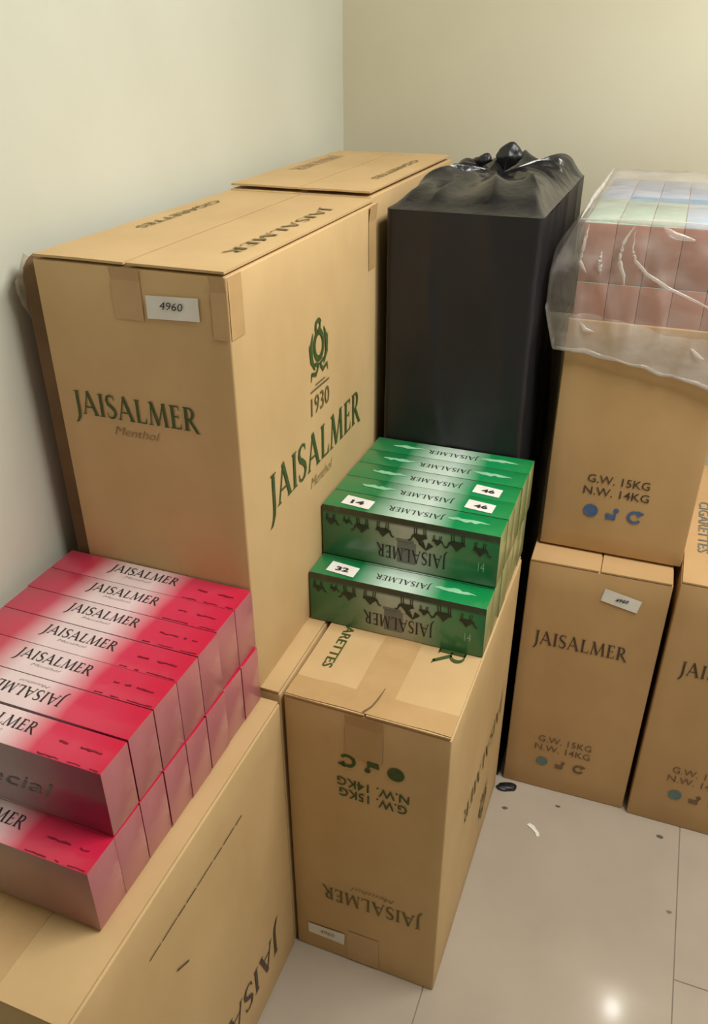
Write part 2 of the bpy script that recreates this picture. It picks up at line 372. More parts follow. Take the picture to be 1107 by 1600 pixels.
def snug(parent, lift=.0008):
    """lay every flat print of a carton onto the bowed board under it"""
    body = next(c for c in parent.children if c.name.startswith('carton_body'))
    from mathutils.bvhtree import BVHTree
    def tree(objs):
        vs, ps = [], []
        for o in objs:
            k = len(vs); vs += [v.co.copy() for v in o.data.vertices]; ps += [[k+i for i in p.vertices] for p in o.data.polygons]
        return BVHTree.FromPolygons(vs, ps)
    t0 = tree([body]+[c for c in parent.children if c.name.split('.')[0] in ('top_flap', 'packing_tape') and 'axis' not in c])
    for c in parent.children:
        if 'axis' not in c: continue
        ax = Vector(c['axis']); del c['axis']
        for v in c.data.vertices:
            h = t0.ray_cast(v.co+ax*.05, -ax, .12)
            if h[0] is not None: v.co = h[0]+ax*lift*c.get('k', 1)
        if 'k' in c: del c['k']
def put(f, name, mat, parent, k=1, cut=0):
    if cut:   # cut large flat shapes so they can follow the board
        for _ in range(cut): bmesh.ops.subdivide_edges(f.bm, edges=f.bm.edges[:], cuts=1, use_grid_fill=True)
    o = f.done(name, M[mat], parent); o['axis'] = tuple(f.N); o['k'] = k; return o
def quad(f, pts, n=8, m=4):
    g = [[f.P(*[(1-b)*((1-a)*pts[0][i]+a*pts[1][i])+b*((1-a)*pts[3][i]+a*pts[2][i]) for i in (0, 1)]) for a in [i/n for i in range(n+1)]] for b in [j/m for j in range(m+1)]]
    vs = [[f.bm.verts.new(p) for p in r] for r in g]
    for j in range(m):
        for i in range(n): f.bm.faces.new([vs[j][i], vs[j][i+1], vs[j+1][i+1], vs[j+1][i]])

# --- tall carton, upper tier by the left wall
tall = Carton('kraft_carton', .020, .33, -1.263, -.675, .704, 1.418, seed=1, bulge=.004, lip=.0022, gap=.0022,
    label='tall kraft carton by the left wall with green crest on its side', cat='carton', group='kraft cartons')
tr = tall.root
f = tall.front(); fx = lambda x, z: (tall.L(x, 0, z).x, tall.L(x, 0, z).z)
def F(c): f = c.front(); f.O = Vector((0, f.O.y, 0)); return f
f = F(tall); a = tall.L(.05, 0, 1.182); word(f, a.x, a.z, .216, .037); put(f, 'printed_lettering', 'ink_green', tr, 2)
f = F(tall); a = tall.L(.118, 0, 1.156); script(f, a.x, a.z, .08, .014, -.012); put(f, 'printed_script', 'ink_script', tr, 2)
f = F(tall); quad(f, [(tall.L(x, 0, z).x, tall.L(x, 0, z).z) for x, z in ((.204, 1.345), (.286, 1.348), (.286, 1.38), (.204, 1.377))]); tag(put(f, 'sticker', 'sticker', tr, 3), 'white sticker numbered 4960')
f = F(tall); a = tall.L(.226, 0, 1.36); f.text('4960', a.x, a.z, .036, .011, shear=.2); put(f, 'sticker_number', 'ink_black', tr, 5)
f = F(tall)
quad(f, [(tall.L(x, 0, z).x, tall.L(x, 0, z).z) for x, z in ((.15, 1.34), (.197, 1.34), (.197, 1.412), (.15, 1.412))]); put(f, 'packing_tape', 'tape', tr, 1.4)
f = F(tall); quad(f, [(tall.L(x, 0, z).x, tall.L(x, 0, z).z) for x, z in ((.305, 1.325), (.3285, 1.325), (.3285, 1.412), (.305, 1.412))]); put(f, 'packing_tape', 'tape', tr, 1.4)
def S(c): f = c.side((0, 0)); f.O = Vector((f.O.x, 0, 0)); return f
sp = lambda c, y, z: (c.L(0, y, z).y, c.L(0, y, z).z)
f = S(tall); quad(f, [sp(tall, y, z) for y, z in ((-1.261, 1.325), (-1.224, 1.325), (-1.224, 1.41), (-1.261, 1.41))]); put(f, 'packing_tape', 'tape', tr, 1.4)
f = S(tall); quad(f, [sp(tall, y, z) for y, z in ((-.72, 1.295), (-.679, 1.295), (-.679, 1.412), (-.72, 1.412))]); put(f, 'packing_tape', 'tape', tr, 1.4)
f = S(tall); word(f, *sp(tall, -1.182, 1.012), .412, .066); put(f, 'printed_lettering', 'ink_green', tr, 2)
f = S(tall); script(f, *sp(tall, -1.02, .975), .10, .02, -.012); put(f, 'printed_script', 'ink_script', tr, 2)
f = S(tall); emblem(f, *sp(tall, -.972, 1.222), .095); put(f, 'printed_crest', 'ink_green', tr, 2)
f = S(tall); u, v = sp(tall, -1.01, 1.112); f.text('1930', u, v, .078, .034); f.rect(u, v+.043, u+.078, v+.0465); f.rect(u+.02, v+.051, u+.06, v+.0535); put(f, 'printed_year', 'ink_olive', tr, 2)
f = tall.top(0, 0); f.O.x = f.O.y = 0
def T(c):
    f = c.top(c.c.x, c.c.y); return f
def top_word(c, x, ystart, ylen, h, kind, mat, name, k=2):
    f = T(c); u, v = c.c.y-ystart, x-c.c.x
    if kind == 'word': word(f, u, v, ylen, h)
    else: f.text(kind, u, v, ylen, h, bold=.01)
    put(f, name, mat, c.root, k)
top_word(tall, .276, -.80, .37, .020, 'word', 'ink_olive', 'printed_lettering')
top_word(tall, .056, -.80, .26, .017, 'CIGARETTES', 'ink_olive', 'printed_lettering')
snug(tr)
# --- rear upper carton
rear = Carton('kraft_carton', .018, .318, -.6685, -.085, .704, 1.429, seed=4, bulge=.003, lip=.0048,
    label='kraft carton in the room corner behind the tall carton and left of the black bag', cat='carton', group='kraft cartons')
top_word(rear, .262, -.22, .30, .016, 'CIGARETTES', 'ink_olive', 'printed_lettering')
top_word(rear, .05, -.20, .25, .03, 'word', 'ink_faint', 'printed_lettering')
snug(rear.root)
# --- lower tier below those two
low1 = Carton('kraft_carton', .066, .366, -1.255, -.665, 0, .7035, seed=6, n=6, bulge=.001,
    label='lower kraft carton under the tall one, only a thin ledge of its top shows', cat='carton', group='kraft cartons')
low2 = Carton('kraft_carton', .03, .33, -.655, -.08, 0, .7035, seed=8, n=4, bulge=.001,
    label='lower kraft carton hidden in the corner under the rear carton', cat='carton', group='kraft cartons')
# dark board added as the shade in the gap between tall carton and wall
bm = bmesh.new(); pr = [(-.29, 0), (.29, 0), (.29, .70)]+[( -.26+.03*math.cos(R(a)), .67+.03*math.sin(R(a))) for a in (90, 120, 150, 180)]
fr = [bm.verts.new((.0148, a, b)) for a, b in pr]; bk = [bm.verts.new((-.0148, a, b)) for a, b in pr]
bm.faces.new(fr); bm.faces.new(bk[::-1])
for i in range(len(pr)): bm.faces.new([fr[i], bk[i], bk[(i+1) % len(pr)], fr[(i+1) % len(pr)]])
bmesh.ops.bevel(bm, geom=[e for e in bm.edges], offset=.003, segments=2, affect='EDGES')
o = obj('gap_shade_board', bm, M['kraft_dark']); o.location = (.0030, -.965, .708); smooth(o)
tag(o, 'dark board standing in for shade between the tall carton and the left wall', 'shade stand-in')

# clear tape lump at the upper left corner
bm = bmesh.new(); bmesh.ops.create_icosphere(bm, subdivisions=3, radius=1)
for v in bm.verts:
    v.co *= 1+.35*noise.noise(v.co*2.2); v.co = Vector((v.co.x*.013, v.co.y*.03, v.co.z*.042))+Vector((-.021, -.262, .652))
smooth(obj('loose_tape', bm, M['clear_tape'], o), 180)

# --- front left carton
fl_c = Carton('kraft_carton', .068, .368, -1.84, -1.262, 0, .689, seed=3, bulge=.003,
    label='kraft carton at the lower left carrying the red cigarette cartons', cat='carton', group='kraft cartons')
def upside(f): f.R = -f.R; f.U = -f.U; return f
f = upside(S(fl_c)); y, z = sp(fl_c, -1.335, .165); word(f, -y, -z, .41, .068); put(f, 'printed_lettering', 'ink_brown', fl_c.root, 2)
f = S(fl_c); rr = random.Random(3); y = -1.69
while y < -1.425:
    l = rr.uniform(.02, .05); u, v = sp(fl_c, y, .594-(y+1.69)*.04); f.stroke([(u, v), (u+l, v-.001)], rr.uniform(.002, .0034)); y += l+rr.uniform(.002, .006)
put(f, 'score_line', 'ink_brown', fl_c.root, 2)['kind'] = 'stuff'
f = S(fl_c); u, v = sp(fl_c, -1.641, .494); f.stroke([(u, v), (u+.03, v-.02)], .0035); put(f, 'scuff_mark', 'ink_brown', fl_c.root, 2)
u, v = .0, .0
bmt = sheet('packing_tape', -.03, .04, -.289, .289, .6895, .0006, M['tape'], fl_c.root, .001, rough_edge=.002, seed=5)
snug(fl_c.root)

# --- front middle carton (upside down)
mid = Carton('kraft_carton', .3724, .6724, -1.255, -.681, 0, .704, rz=R(-.42), seed=5, bulge=.004, lip=.0014,
    label='upside-down kraft carton at the front centre under the green cigarette cartons', cat='carton', group='kraft cartons')
mr = mid.root
f = upside(F(mid)); a = mid.L(.641, 0, .222); word(f, -a.x, -a.z, .205, .036); put(f, 'printed_lettering', 'ink_olive', mr, 2)
f = upside(F(mid)); a = mid.L(.585, 0, .247); script(f, -a.x, -a.z, .09, .012, -.012); put(f, 'printed_script', 'ink_script', mr, 2)
f = upside(F(mid)); a = mid.L(.606, 0, .545); f.text('N.W. 14KG', -a.x, -a.z-.0, .135, .021, bold=.012); a = mid.L(.603, 0, .518); f.text('G.W. 15KG', -a.x, -a.z, .128, .021, bold=.012)
put(f, 'printed_weights', 'ink_green', mr, 2)
marks(mid, .580, .588, .0445, .0155, ('ink_green', 'ink_green'), True)
f = F(mid); quad(f, [(mid.L(x, 0, z).x, mid.L(x, 0, z).z) for x, z in ((.40, .052), (.48, .049), (.482, .086), (.40, .083))]); tag(put(f, 'sticker', 'sticker', mr, 3), 'white paper sticker')
f = F(mid); a = mid.L(.427, 0, .064); f.text('4960', a.x, a.z, .032, .010, shear=.2); put(f, 'sticker_number', 'ink_faint', mr, 5)
f = F(mid); quad(f, [(mid.L(x, 0, z).x, mid.L(x, 0, z).z) for x, z in ((.487, .60), (.555, .60), (.555, .698), (.487, .698))]); put(f, 'packing_tape', 'tape', mr, 1.4)
f = F(mid); quad(f, [(mid.L(x, 0, z).x, mid.L(x, 0, z).z) for x, z in ((.487, .006), (.555, .006), (.555, .10), (.487, .10))]); put(f, 'packing_tape', 'tape', mr, 1.4)
f = upside(S(mid)); y, z = sp(mid, -.742, .36); word(f, -y, -z, .36, .045); put(f, 'printed_lettering', 'ink_olive', mr, 2)
f = upside(S(mid)); y, z = sp(mid, -.88, .15); emblem(f, -y, -z, .09); put(f, 'printed_crest', 'ink_olive', mr, 2)
sheet('packing_tape', -.035, .035, -.284, .284, .7045, .0006, M['tape'], mr, .001, rough_edge=.002, seed=9)
sheet('packing_tape', -.147, .147, -.285, -.235, .7052, .0006, M['tape'], mr, .001, ny=4, rough_edge=.003, seed=12)
f = T(mid); u, v = 1.241-abs(mid.c.y)*1, .0
f = Flat(mid.L(0, 0, mid.b[5])+Vector((0, 0, .0045)), (1, 0, 0), (0, 1, 0)); f.O = Vector((0, 0, f.O.z)); q = [(mid.L(x, y, 0).x, mid.L(x, y, 0).y) for x, y in ((.518, -1.252), (.527, -1.235), (.531, -1.215), (.534, -1.185))]
f.stroke(q, [.004, .003, .003, .0012]); put(f, 'flap_slit', 'kraft_dark', mr, 2)
top_word(mid, .592, -.680, .405, .05, 'word', 'ink_green', 'printed_lettering')
top_word(mid, .406, -.992, .175, .019, 'CIGARETTES', 'ink_green', 'printed_lettering')
snug(mr)

# --- right hand column, lower carton
lr = Carton('kraft_carton', .6911, .9911, -.6568, -.075, 0, .6855, rz=R(1.14), mat='kraft_b', seed=7, bulge=.003, gap=.002,
    label='kraft carton on the floor under the bag-covered carton, tilted white sticker near top', cat='carton', group='kraft cartons')
rr_ = lr.root
f = F(lr); a = lr.L(.722, 0, .462); word(f, a.x, a.z, .207, .036); put(f, 'printed_lettering', 'ink_brown', rr_, 2)
f = F(lr); a = lr.L(.766, 0, .163); f.text('G.W. 15KG', a.x, a.z, .128, .020); a = lr.L(.760, 0, .134); f.text('N.W. 14KG', a.x, a.z, .134, .020); put(f, 'printed_weights', 'ink_soft', rr_, 2)
marks(lr, .782, .096, .045, .014, ('ink_teal', 'ink_soft'))
f = F(lr); quad(f, [(lr.L(x, 0, z).x, lr.L(x, 0, z).z) for x, z in ((.852, .613), (.930, .597), (.937, .629), (.858, .646))]); tag(put(f, 'sticker', 'sticker', rr_, 3), 'tilted white paper sticker')
f = F(lr); a = lr.L(.882, 0, .618); f.text('4960', a.x, a.z, .028, .009, shear=.3, bold=.03); put(f, 'sticker_number', 'ink_black', rr_, 5)
snug(rr_)
# --- far right carton
fr_c = Carton('kraft_carton', 1.003, 1.303, -.659, -.075, 0, .7025, mat='kraft_b', seed=9, bulge=.003,
    label='kraft carton on the floor at the right edge, cut off by the frame', cat='carton', group='kraft cartons')
f = F(fr_c); a = fr_c.L(1.041, 0, .466); word(f, a.x, a.z, .207, .036); put(f, 'printed_lettering', 'ink_brown', fr_c.root, 2)
f = F(fr_c); a = fr_c.L(1.080, 0, .175); f.text('G.W. 15KG', a.x, a.z, .128, .020); a = fr_c.L(1.074, 0, .146); f.text('N.W. 14KG', a.x, a.z, .134, .020); put(f, 'printed_weights', 'ink_soft', fr_c.root, 2)
marks(fr_c, 1.099, .105, .045, .015, ('ink_teal', 'ink_soft'))
top_word(fr_c, 1.032, -.29, .24, .024, 'CIGARETTES', 'ink_grey', 'printed_lettering')
snug(fr_c.root)

# --- upper right carton, cut open, walls and an inner stack
ux0, ux1, uy0, uy1, uz0, uz1 = .699, 1.001, -.588, -.004, .691, 1.205
uc = Vector(((ux0+ux1)/2, (uy0+uy1)/2, uz0))
up_c = Carton.__new__(Carton); up_c.b = (ux0, ux1, uy0, uy1, uz0, uz1); up_c.c = uc
up_c.root = thing('kraft_carton', uc, label='open kraft carton topped by pink-ended cigarette cartons under the clear bag', cat='carton', group='kraft cartons')
bm = board_bm(ux0-uc.x, ux1-uc.x, uy0-uc.y, uy1-uc.y, 0, uz1-uz0, .0035, .003, 12, 11)
hx, hy, H = .147, .288, uz1-uz0
# sink the top face to leave thin standing walls
for v in bm.verts:
    if v.co.z > H-.0005 and abs(v.co.x) < hx-.001 and abs(v.co.y) < hy-.001: v.co.z = .475
body = smooth(obj('carton_body', bm, M['kraft_b'], up_c.root))
ur = up_c.root
f = F(up_c); a = up_c.L(.782, 0, .862); f.text('G.W. 15KG', a.x, a.z, .126, .019, bold=.006); a = up_c.L(.777, 0, .833); f.text('N.W. 14KG', a.x, a.z, .134, .019, bold=.006); put(f, 'printed_weights', 'ink_brown', ur, 2)
marks(up_c, .798, .794, .0455, .0155, ('ink_blue', 'ink_blue'))
snug(ur)

# ------------------------------------------------------------------ cigarette cartons
def carton_mesh(name, L, W, H, mats, seed=0):
    bm = box_bm(0, L, 0, W, 0, H, .0016, 2)
    me = bpy.data.meshes.new(name)
    bm.normal_update()
    for p in bm.faces:
        n = p.normal
        p.material_index = 0 if abs(n.z) > .7 else (1 if abs(n.y) > .7 else 2)
    bm.to_mesh(me); bm.free()
    for mm in mats: me.materials.append(mm)
    for p in me.polygons: p.use_smooth = True
    me.set_sharp_from_angle(angle=R(35)); return me
def link(o): C.objects.link(o); return o
def dup(root, loc, rz=0, label=None, group=None):
    r = link(root.copy()); r.location = loc; r.rotation_euler = (0, 0, rz)
    if label: r['label'] = label
    if group: r['group'] = group
    for ch in list(root.children):
        c = link(ch.copy()); c.parent = r
    return r
def pack(name, me, loc, rz, label, group):
    o = link(bpy.data.objects.new(name, None)); o.location = loc; o.rotation_euler = (0, 0, rz); o.empty_display_size = .03
    tag(o, label, 'carton', group)
    b = link(bpy.data.objects.new('carton_body', me)); b.parent = o
    return o
def flat_mesh(f, name, mat):
    me = bpy.data.meshes.new(name); f.bm.to_mesh(me); f.bm.free(); me.materials.append(M[mat]); return me
def child(root, name, me):
    o = link(bpy.data.objects.new(name, me)); o.parent = root
    if name in ('camel_frieze', 'printed_warning'): o['kind'] = 'stuff'
    return o

# red
RL, RW, RH = .345, .0567, .111
red = carton_mesh('red_carton', RL, RW, RH, [M['red_top'], M['red_side'], M['red_end']])
red_low = carton_mesh('red_carton_faded', RL, RW, RH, [M['red_top'], M['red_side_low'], M['red_end']])
def lab_mesh(flip, sub='ink_grey'):
    f = Flat((0, 0, RH), (-1, 0, 0) if flip else (1, 0, 0), (0, -1, 0) if flip else (0, 1, 0), .0007)
    u, v = (.098, .026) if not flip else (-.225, -.036)
    word(f, u, v, .126, .0185); w_ = flat_mesh(f, 'lettering', 'ink_black')
    f = Flat((0, 0, RH), (-1, 0, 0) if flip else (1, 0, 0), (0, -1, 0) if flip else (0, 1, 0), .0007)
    script(f, u+.035, v-.010, .05, .0045, -.015); return w_, flat_mesh(f, 'script', 'ink_grey')
W0, W1 = lab_mesh(False), lab_mesh(True)
def warn(seed):
    f = Flat((0, 0, RH), (1, 0, 0), (0, 1, 0), .0007); squiggle(f, .264, .028, .064, .0022, seed, .0026)
    squiggle(f, .250, .0028, .090, .0012, seed+9, .0016); return flat_mesh(f, 'warning', 'ink_wine')
rx = -.0105
order = ['rear-most, against the tall carton', 'second from the tall carton', 'third from the tall carton', 'fourth from the tall carton', 'fifth from the tall carton', 'sixth, with its lettering upside down', 'front-most, beyond a dark gap']
for k in range(7):
    y = -1.2675-RW-.0572*k-(.0035 if k == 6 else 0)
    z = .689+.0035+RH+.0035
    lab = 'red cigarette carton, upper row, '+order[k]
    o = pack('cigarette_carton', red, (rx+random.uniform(-.0015, .0015), y, z), R(random.uniform(-.25, .25)), lab, 'red cigarette cartons, upper row')
    ws = W1 if k == 5 else W0
    child(o, 'printed_lettering', ws[0]); child(o, 'printed_script', ws[1])
    if k != 5: child(o, 'printed_warning', warn(k))
    if k == 6:
        f = Flat((0, 0, 0), (1, 0, 0), (0, 0, 1), .0007); f.text('ecial', .16, .036, .105, .026, shear=.35, bold=-.005)
        child(o, 'printed_script', flat_mesh(f, 'script_side', 'ink_grey'))
for k in range(8):
    y = -1.7265+.0573*(7-k)
    lab = ('front red cigarette carton of the lower row, its top and faded side showing' if k == 7 else
           'red cigarette carton, lower row, only its pink end showing, %s from the front' % ['eighth', 'seventh', 'sixth', 'fifth', 'fourth', 'third', 'second'][k])
    o = pack('cigarette_carton', red_low if k == 7 else red, (rx+.002+random.uniform(-.0012, .0012), y, .6933), R(random.uniform(-.2, .2)), lab, 'red cigarette cartons, lower row')
    if k == 7:
        child(o, 'printed_lettering', W0[0]); child(o, 'printed_script', W0[1]); child(o, 'printed_warning', warn(20))

# green
GLn, GW, GH = .339, .0632, .1085
green = carton_mesh('green_carton', GLn, GW, GH, [M['green_top'], M['green_side'], M['green_end']])
f = Flat((0, 0, GH), (-1, 0, 0), (0, -1, 0), .0007); word(f, -.228, -.036, .105, .015); g_word = flat_mesh(f, 'lettering', 'ink_black')
f = Flat((0, 0, 0), (-1, 0, 0), (0, 0, -1), .0008); word(f, -.245, -.046, .135, .027); g_side = flat_mesh(f, 'side_lettering', 'ink_black')
f = Flat((0, 0, 0), (1, 0, 0), (0, 0, 1), .0006); f.rect(.150, .014, .186, .060); f.rect(.147, .061, .182, .066); g_grey = flat_mesh(f, 'seal', 'ink_grey')
f = Flat((0, 0, 0), (1, 0, 0), (0, 0, 1), .0007); f.text('14', .303, .03, .012, .018); g_small = flat_mesh(f, 'small', 'ink_mint')
def camel(f, u, v, s, d=1):
    """walking camel seen from the side, hanging head down: the whole carton is upside down"""
    P = [(-.9, 0), (-.55, -.1), (-.3, -.42), (0, -.75), (.28, -.4), (.5, -.15), (.7, -.05), (.9, -.5), (1.25, -.62), (1.3, -.48), (1.02, -.35), (.85, .2), (.5, .4), (-.7, .4)]
    f.poly([(u+d*x*s, v+y*s) for x, y in (P if d > 0 else P[::-1])])
    for x in (-.72, -.5, .3, .55): f.stroke([(u+d*x*s, v+.3*s), (u+d*(x+.06)*s, v+1.15*s)], .11*s)
f = Flat((0, 0, 0), (1, 0, 0), (0, 0, 1), .0009)
for u, s, d, v in ((.018, .010, 1, .080), (.050, .007, 1, .085), (.080, .013, -1, .078), (.122, .013, 1, .079), (.192, .013, -1, .080), (.226, .009, 1, .078), (.262, .014, -1, .079), (.305, .012, 1, .076)):
    camel(f, u, v-.004, s*1.3, d)
f.stroke([(.195, .066), (.205, .052), (.214, .066)], [.012, .003, .012])
g_camels = flat_mesh(f, 'frieze', 'camel')
def mint_leaf(side, seed):
    rr = random.Random(seed); f = Flat((0, 0, GH), (1, 0, 0), (0, 1, 0), .0008)
    u0, u1 = (.045, .115) if side == 'l' else (.235, .312); n = 9; topv, bot = [], []
    for k in range(n+1):
        a = k/n; u = u0+(u1-u0)*a; h = .011*math.sin(math.pi*min(1, a*.85+.12))*(.6+.5*rr.random()); c = .031+.004*rr.random()
        topv.append((u, c+h*.6)); bot.append((u, c-h*.6))
    for k in range(n): f.poly([bot[k], bot[k+1], topv[k+1], topv[k]])
    return flat_mesh(f, 'leaf', 'ink_mint')
def stick(u0, u1, txt, seed):
    f = Flat((0, 0, GH), (1, 0, 0), (0, 1, 0), .0012); d = .004
    f.poly([(u0, .014), (u1, .008), (u1+.002, .040), (u0+.002, .047)]); s = flat_mesh(f, 'sticker', 'sticker')
    f = Flat((0, 0, GH), (1, 0, 0), (0, 1, 0), .0017); f.text(txt, u0+.016, .019, .026, .014, bold=.04); return s, flat_mesh(f, 'sticker_mark', 'ink_black')
gx = .3355
gl = ['front green cigarette carton of the upper row, sticker at its left end', 'second green cigarette carton, upper row, sticker at its right end',
      'third green cigarette carton, upper row, sticker at its right end', 'fourth green cigarette carton from the front, upper row, no sticker',
      'rear green cigarette carton of the upper row, against the black bag']
gz = .7055
def green_pack(loc, rz, lab, grp, seed, left, right, st=None, sides=True):
    o = pack('cigarette_carton', green, loc, rz, lab, grp)
    child(o, 'printed_lettering', g_word)
    if sides:
        child(o, 'side_lettering', g_side); child(o, 'printed_seal', g_grey); child(o, 'camel_frieze', g_camels); child(o, 'printed_number', g_small)
    if left: child(o, 'printed_leaf', mint_leaf('l', seed))
    if right: child(o, 'printed_leaf', mint_leaf('r', seed+50))
    if st: child(o, 'sticker', st[0]); child(o, 'sticker_mark', st[1])
sL, sR = stick(.033, .090, '14', 1), stick(.252, .305, '46', 2)
for k in range(5):
    green_pack((gx+random.uniform(-.001, .001)+.0003*k, -.980+.0637*k, gz+GH+.0025), R(random.uniform(-.2, .2)), gl[k], 'green cigarette cartons, upper row', k, k > 0, k in (0, 3, 4),
               sL if k == 0 else (sR if k in (1, 2) else None), k == 0)
for k in range(6):
    lab = ('front green cigarette carton of the lower row, sticker on its ledge' if k == 0 else
           'green cigarette carton, lower row, only olive end showing, %s from the front' % ['', 'second', 'third', 'fourth', 'fifth', 'sixth'][k])
    green_pack((gx-.0015+random.uniform(-.001, .001), -1.0455+.0635*k, gz), R(random.uniform(-.2, .2)), lab, 'green cigarette cartons, lower row', 30+k, False, k == 0,
               stick(.028, .085, '32', 3) if k == 0 else None, k == 0)

# pink-ended cartons in the open carton
PW, PL, PH = .0576, .283, .1085
def pmesh(nm, top): return carton_mesh2(nm, top)
def carton_mesh2(nm, top):
    bm = box_bm(0, PW, 0, PL, 0, PH, .0014, 2); me = bpy.data.meshes.new(nm); bm.normal_update()
    for p in bm.faces: p.material_index = 0 if abs(p.normal.z) > .7 else 1
    bm.to_mesh(me); bm.free(); me.materials.append(M[top]); me.materials.append(M['pink_end'])
    for p in me.polygons: p.use_smooth = True
    me.set_sharp_from_angle(angle=R(35)); return me
psage, psky, pvio = carton_mesh2('sage_carton', 'sage_top'), carton_mesh2('sky_carton', 'sky_top'), carton_mesh2('violet_carton', 'violet_top')
f = Flat((0, 0, PH), (1, 0, 0), (0, 1, 0), .0006); f.rect(.0015, .262, PW-.0015, PL-.0015); band_f = flat_mesh(f, 'band', 'cyan')
f = Flat((0, 0, PH), (1, 0, 0), (0, 1, 0), .0006); f.rect(.0015, .0015, PW-.0015, .03); band_r = flat_mesh(f, 'band', 'cyan')
px0 = .7055; base = .691+.475
nth = ['first', 'second', 'third', 'fourth', 'fifth']
for lay in range(2):
    for row in range(2):
        for k in range(5):
            me = pvio if row else (psage if k < 3 else psky)
            z = base+.0006+lay*(PH+.0004)
            if lay: lab = ('%s topped cigarette carton under the clear bag, front row, %s from left' % ('sage green' if k < 3 else 'sky blue', nth[k]) if row == 0 else
                           'violet-blue topped cigarette carton under the clear bag, rear row, %s from left' % nth[k])
            else: lab = ('pink-ended cigarette carton, lower layer under the clear bag, %s from left' % nth[k] if row == 0 else
                         'cigarette carton hidden in the open carton, rear lower layer, %s from left' % nth[k])
            o = pack('cigarette_carton', me, (px0+k*.0583, -.582+row*.2865+random.uniform(-.001, .001), z), 0, lab, 'cigarette cartons under the clear bag')
            if lay and k > 0: child(o, 'printed_band', band_r if row else band_f)

# ------------------------------------------------------------------ bags
def ridged(p, f): return 1-abs(noise.noise(p*f))*2.2
def per(t, x0, x1, y0, y1, r):
    """point and outward normal on a rounded rectangle, t in 0..1, starting at front left going right"""
    w_, d_ = x1-x0, y1-y0; segs = [w_-2*r, math.pi*r/2, d_-2*r, math.pi*r/2]*2; tot = sum(segs); s = (t % 1)*tot
    cs = [((x0+r, y0), (1, 0), (0, -1)), ((x1-r, y0+r), -90, None), ((x1, y0+r), (0, 1), (1, 0)), ((x1-r, y1-r), 0, None),
          ((x1-r, y1), (-1, 0), (0, 1)), ((x0+r, y1-r), 90, None), ((x0, y1-r), (0, -1), (-1, 0)), ((x0+r, y0+r), 180, None)]
    for L_, c in zip(segs, cs):
        if s <= L_+1e-9:
            if c[2] is not None: return (Vector((c[0][0]+c[1][0]*s, c[0][1]+c[1][1]*s, 0)), Vector((*c[2], 0)))
            a = R(c[1])+s/r; n = Vector((math.cos(a), math.sin(a), 0)); return Vector((*c[0], 0))+n*r, n
        s -= L_
    return per(0, x0, x1, y0, y1, r)
# black bag
NT_, NZ = 260, 70
x0, x1, y0, y1 = .343, .641, -.655, -.085
bc = Vector(((x0+x1)/2, (y0+y1)/2, 0))
bag = thing('black_bag', bc, label='tall black plastic bag tied at the top, standing behind the green cigarette cartons', cat='bag')
bm = bmesh.new(); rows = []
ZT = 1.405
for j in range(NZ+1):
    z = ZT*j/NZ*.995; row = []
    for i in range(NT_):
        p, n = per(i/NT_, x0, x1, y0, y1, .012)
        q = Vector((p.x, p.y, z))
        d = .0025*ridged(Vector((p.x*4, p.y*4, z*1.0)), 2.2)+.0015*noise.noise(q*18)
        if n.x > .5: d += .035*max(0, 1-z/.16)**1.3+.012*math.exp(-((z-.85)/.2)**2)*max(0, 1-abs(p.y+.35)/.35)
        if n.y < -.5 and z < .2 : d += .0
        d = max(d, -.001)
        if n.y < -.5:
            for a_, b_, zc, ln, am in ((.44, .10, 1.18, .16, .006), (.47, .22, .95, .2, .006), (.40, -.25, .72, .12, .003), (.56, .5, .9, .15, .0022), (.52, -.8, .78, .12, .0025)):
                d += am*math.exp(-abs(p.x-a_-b_*(zc-z))/.006)*max(0, 1-abs(z-zc)/ln)
        if n.x < -.3: d = min(d, .001)
        if n.y > .3: d = min(d, .01)
        if n.y < -.3: d = min(d, .007)
        row.append(bm.verts.new(p+n*d+Vector((0, 0, z))-bc))
    rows.append(row)
for j in range(NZ):
    for i in range(NT_): bm.faces.new([rows[j][i], rows[j][(i+1) % NT_], rows[j+1][(i+1) % NT_], rows[j+1][i]])
bm.faces.new(rows[0][::-1])
smooth(obj('bag_body', bm, M['black_film'], bag), 60)
K = Vector((.478, -.30, 0)); NR = 26
bm = bmesh.new(); rows = []
for j in range(NR+1):
    s = j/NR; row = []
    for i in range(NT_):
        t = i/NT_; p, n = per(t, x0, x1, y0, y1, .012)
        q = p.lerp(K, s); ang = math.atan2(p.y-K.y, p.x-K.x)
        h = ZT*.995+.030*math.sin(s*math.pi*.55)
        fold = (1-abs(math.sin(ang*9+2.5*noise.noise(Vector((math.cos(ang)*2, math.sin(ang)*2, 1))))))**1.5*.015*math.sin(math.pi*min(1, s*1.1+.04))
        puff = .022*math.exp(-((s-.28)/.22)**2)*(.5+noise.noise(Vector((math.cos(ang)*1.7, math.sin(ang)*1.7, 3.3))))
        wr = .009*ridged(Vector((q.x, q.y, 2)), 8)*math.sin(math.pi*min(1, s*1.2))
        h += (fold+puff+wr)*min(1, s*6)
        if s > .9: h += (s-.9)*.3
        if p.y > y1-.05: h += .01*math.sin(math.pi*min(1, s*2.5))
        row.append(bm.verts.new(Vector((q.x, q.y, h))-bc))
    rows.append(row)
for j in range(NR):
    for i in range(NT_): bm.faces.new([rows[j][i], rows[j][(i+1) % NT_], rows[j+1][(i+1) % NT_], rows[j+1][i]])
bmesh.ops.remove_doubles(bm, verts=bm.verts, dist=.0002)
smooth(obj('gathered_top', bm, M['black_shiny'], bag), 80)
